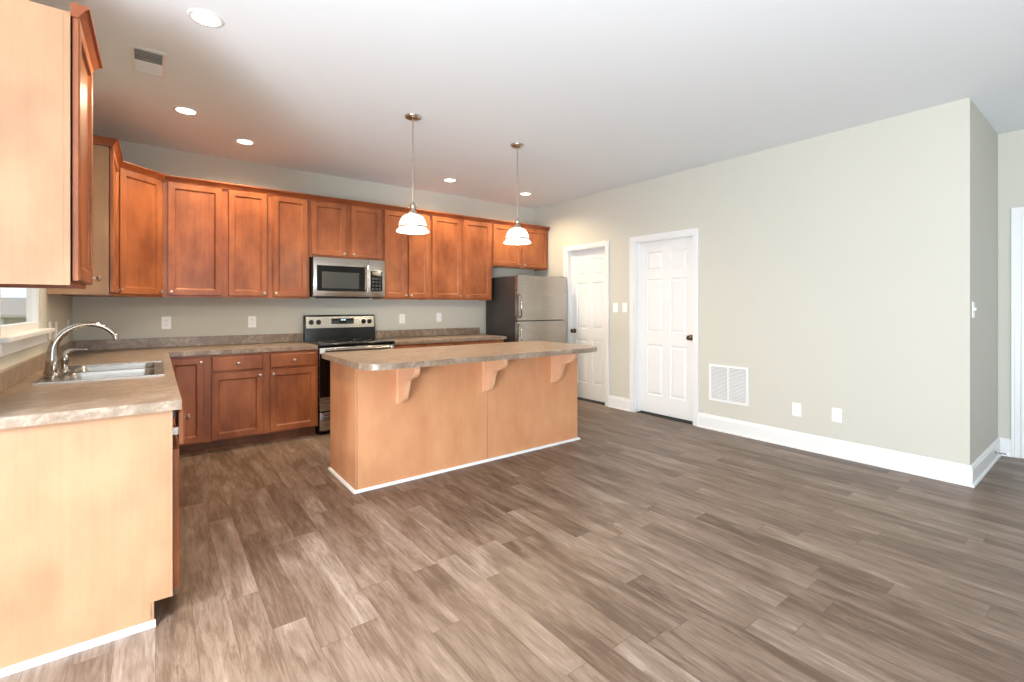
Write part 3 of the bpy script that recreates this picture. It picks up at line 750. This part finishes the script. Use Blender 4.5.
# ---------------------------------------------------------------- registers, plates
t_ = thing('ceiling_vent', 'small white air register in the ceiling near the upper left', 'vent')
vx0, vx1, vy0, vy1 = -.120, .055, 3.385, 3.745
b = MB(); zc = ZC-.006
b.box(vx0, vx1, vy0, vy0+.025, zc, ZC-.0005); b.box(vx0, vx1, vy1-.025, vy1, zc, ZC-.0005); b.box(vx0, vx0+.022, vy0+.025, vy1-.025, zc, ZC-.0005); b.box(vx1-.022, vx1, vy0+.025, vy1-.025, zc, ZC-.0005)
b.build('frame', M['trim'], t_)
b = MB(); b.box(vx0+.02, vx1-.02, vy0+.02, vy1-.02, ZC-.0015, ZC-.0005); b.build('duct_opening', M['ventdark'], t_)
b = MB()
for k in range(13):
    y = vy0+.035+k*.0235
    s_ = -.010 if k < 6 else .010
    b.prism([(y, ZC-.0045), (y+.0015, ZC-.0045), (y+.0015+s_, ZC-.0125), (y+s_, ZC-.0125)], vx0+.022, vx1-.022, 'x')
b.build('louvers', M['trim'], t_); recentre(t_, (-.03, 3.56, ZC))

t_ = thing('wall_vent', 'square white return-air grille low on the right wall beside the nearer door', 'vent')
gy0, gy1, gz0, gz1 = 2.215, 2.620, .300, .672
b = MB(); a, c = XR-.010, XR-.0005
for q in ((gy0, gy1, gz0, gz0+.024), (gy0, gy1, gz1-.024, gz1), (gy0, gy0+.024, gz0+.024, gz1-.024), (gy1-.024, gy1, gz0+.024, gz1-.024), ((gy0+gy1)/2-.008, (gy0+gy1)/2+.008, gz0+.024, gz1-.024)):
    b.box(a, c, q[0], q[1], q[2], q[3])
b.build('frame', M['trim'], t_)
b = MB(); b.box(XR-.002, XR-.0006, gy0+.02, gy1-.02, gz0+.02, gz1-.02); b.build('duct_opening', M['ventdark'], t_)
b = MB()
for k in range(24):
    z = gz0+.030+k*.0133
    b.prism([(XR-.002, z+.006), (XR-.002, z+.0075), (XR-.009, z+.0005), (XR-.009, z-.001)], gy0+.02, gy1-.02, 'y')
b.build('louvers', M['trim'], t_); recentre(t_, (XR, (gy0+gy1)/2, gz0))

def plate(name, label, cat, group, pos, out, kind='outlet'):
    """wall plate centred at pos, out = (x,y) wall normal"""
    u = (-out[1], out[0]); mt = frame_mtx((pos[0], pos[1], pos[2]), u)
    # frame_mtx outward = (u.y,-u.x) = (out.x, out.y)
    t_ = thing(name, label, cat, group)
    def add(part, m, boxes, bev):
        b = MB(); bb = MB()
        for q in boxes: bb.box(*q, bev)
        b.merge(bb.bm, mt); b.build(part, m, t_)
    add('cover_plate', M['plate'], [(-.036, .036, -.006, -.0005, -.058, .058)], .002)
    if kind == 'outlet':
        add('socket', M['plate'], [(-.017, .017, -.008, -.006, .006, .036), (-.017, .017, -.008, -.006, -.036, -.006)], .0008)
        add('slots', M['slot'], [(x, x+.0025, -.0086, -.0081, z, z+.010) for z in (.016, -.026) for x in (-.009, .006)], 0)
    elif kind == 'switch':
        add('rocker', M['plate'], [(-.016, .016, -.009, -.006, -.033, .033)], .001)
    elif kind == 'toggle':
        add('toggle', M['plate'], [(-.005, .005, -.018, -.006, -.004, .014)], .001)
    else:
        add('screws', M['trim'], [(-.003, .003, -.0075, -.006, .042, .048), (-.003, .003, -.0075, -.006, -.048, -.042)], 0)
    recentre(t_, pos)
plate('wall_outlet', 'white outlet on the back wall under the angled corner cabinet', 'outlet', None, (.080, YB, 1.112), (0, -1))
plate('wall_outlet', 'white outlet on the back wall under the double-door cabinets, left of the range', 'outlet', None, (.786, YB, 1.106), (0, -1))
plate('wall_outlet', 'white outlet on the back wall just right of the range', 'outlet', None, (2.420, YB, 1.110), (0, -1))
plate('wall_outlet', 'white outlet on the back wall, the one nearer the refrigerator', 'outlet', None, (2.930, YB, 1.122), (0, -1), 'switch')
plate('light_switch', 'white switch between the two doors, the one nearer the refrigerator', 'light switch', None, (XR, 3.862, 1.248), (-1, 0), 'switch')
plate('light_switch', 'white switch between the two doors, right beside the nearer door casing', 'light switch', None, (XR, 3.716, 1.248), (-1, 0), 'switch')
plate('wall_outlet', 'white outlet low on the right wall, closer to the square grille', 'outlet', None, (XR, 1.790, .343), (-1, 0))
plate('blank_plate', 'white blank plate low on the right wall, closer to the wall corner', 'wall plate', None, (XR, 1.480, .350), (-1, 0), 'blank')
plate('light_switch', 'white toggle switch on the shaded side wall round the corner at the far right', 'light switch', None, (4.66, YR, 1.240), (0, -1), 'toggle')
plate('light_switch', 'white switch on the sink wall right beside the window sill end', 'light switch', None, (XL, 4.330, 1.105), (1, 0), 'switch')
plate('light_switch', 'white switch on the sink wall, second plate past the window sill', 'light switch', None, (XL, 4.570, 1.100), (1, 0), 'switch')
plate('wall_outlet', 'white outlet on the sink wall closest to the inside corner', 'outlet', None, (XL, 5.150, 1.100), (1, 0))

# spring door stop on the hall baseboard
t_ = thing('door_stop', 'small metal spring door stop on the baseboard round the far right corner', 'door stop')
b = MB(); pts = []
y0 = YR-.017
for k in range(0, 121):
    a = k/120*2*PI*14; pts.append((5.45+.006*math.cos(a), y0-.006-k/120*.060, .075+.006*math.sin(a)))
b.tube(pts, .0014, 6); b.lathe([(0, 0), (.011, 0), (.011, .004), (.006, .008), (0, .008)], (5.45, y0, .075), (0, -1, 0), 16); b.build('spring', M['chrome'], t_, 60)
b = MB(); b.lathe([(0, 0), (.009, 0), (.009, .010), (.006, .013), (0, .013)], (5.45, y0-.066, .075), (0, -1, 0), 16); b.build('rubber_tip', M['plate'], t_, 40)
recentre(t_, (5.45, y0, .075))

# ---------------------------------------------------------------- outside the sink window
m = mat('beige_siding', srgb(196, 188, 172), 0.7); t = NT(m)
z = t.n('ShaderNodeSeparateXYZ'); t.l(t.n('ShaderNodeNewGeometry').outputs['Position'], z.inputs[0])
ln = t.math('FRACT', t.math('DIVIDE', z.outputs[2], .18)); t.bump(ln, 0.6, 0.03)
M['siding'] = m
M['shingle'] = mat('grey_shingles', srgb(150, 146, 138), .8)
M['grass'] = mat('pale_ground', srgb(150, 150, 125), .9)
b = MB(); b.box(-60, 40, -40, 60, -.9, -.6); o = b.build('ground_outside', M['grass']); struct(o)
t_ = thing('neighbor_house', 'pale sided neighbour house seen through the window over the sink', 'house')
b = MB(); b.box(-14, 1.5, 26, 34, -.6, .9); b.build('siding_wall', M['siding'], t_)
b = MB(); b.prism([(25.4, .85), (34.6, .85), (34.6, .95), (30, 1.65), (25.4, .95)], -14.5, 2, 'x'); b.build('roof', M['shingle'], t_)
for x in (-9, -5.5, -3.2):
    b = MB(); b.box(x, x+.9, 25.93, 25.99, -.1, .8); b.build('window_trim', M['trim'], t_)
recentre(t_, (-6, 30, -.6))
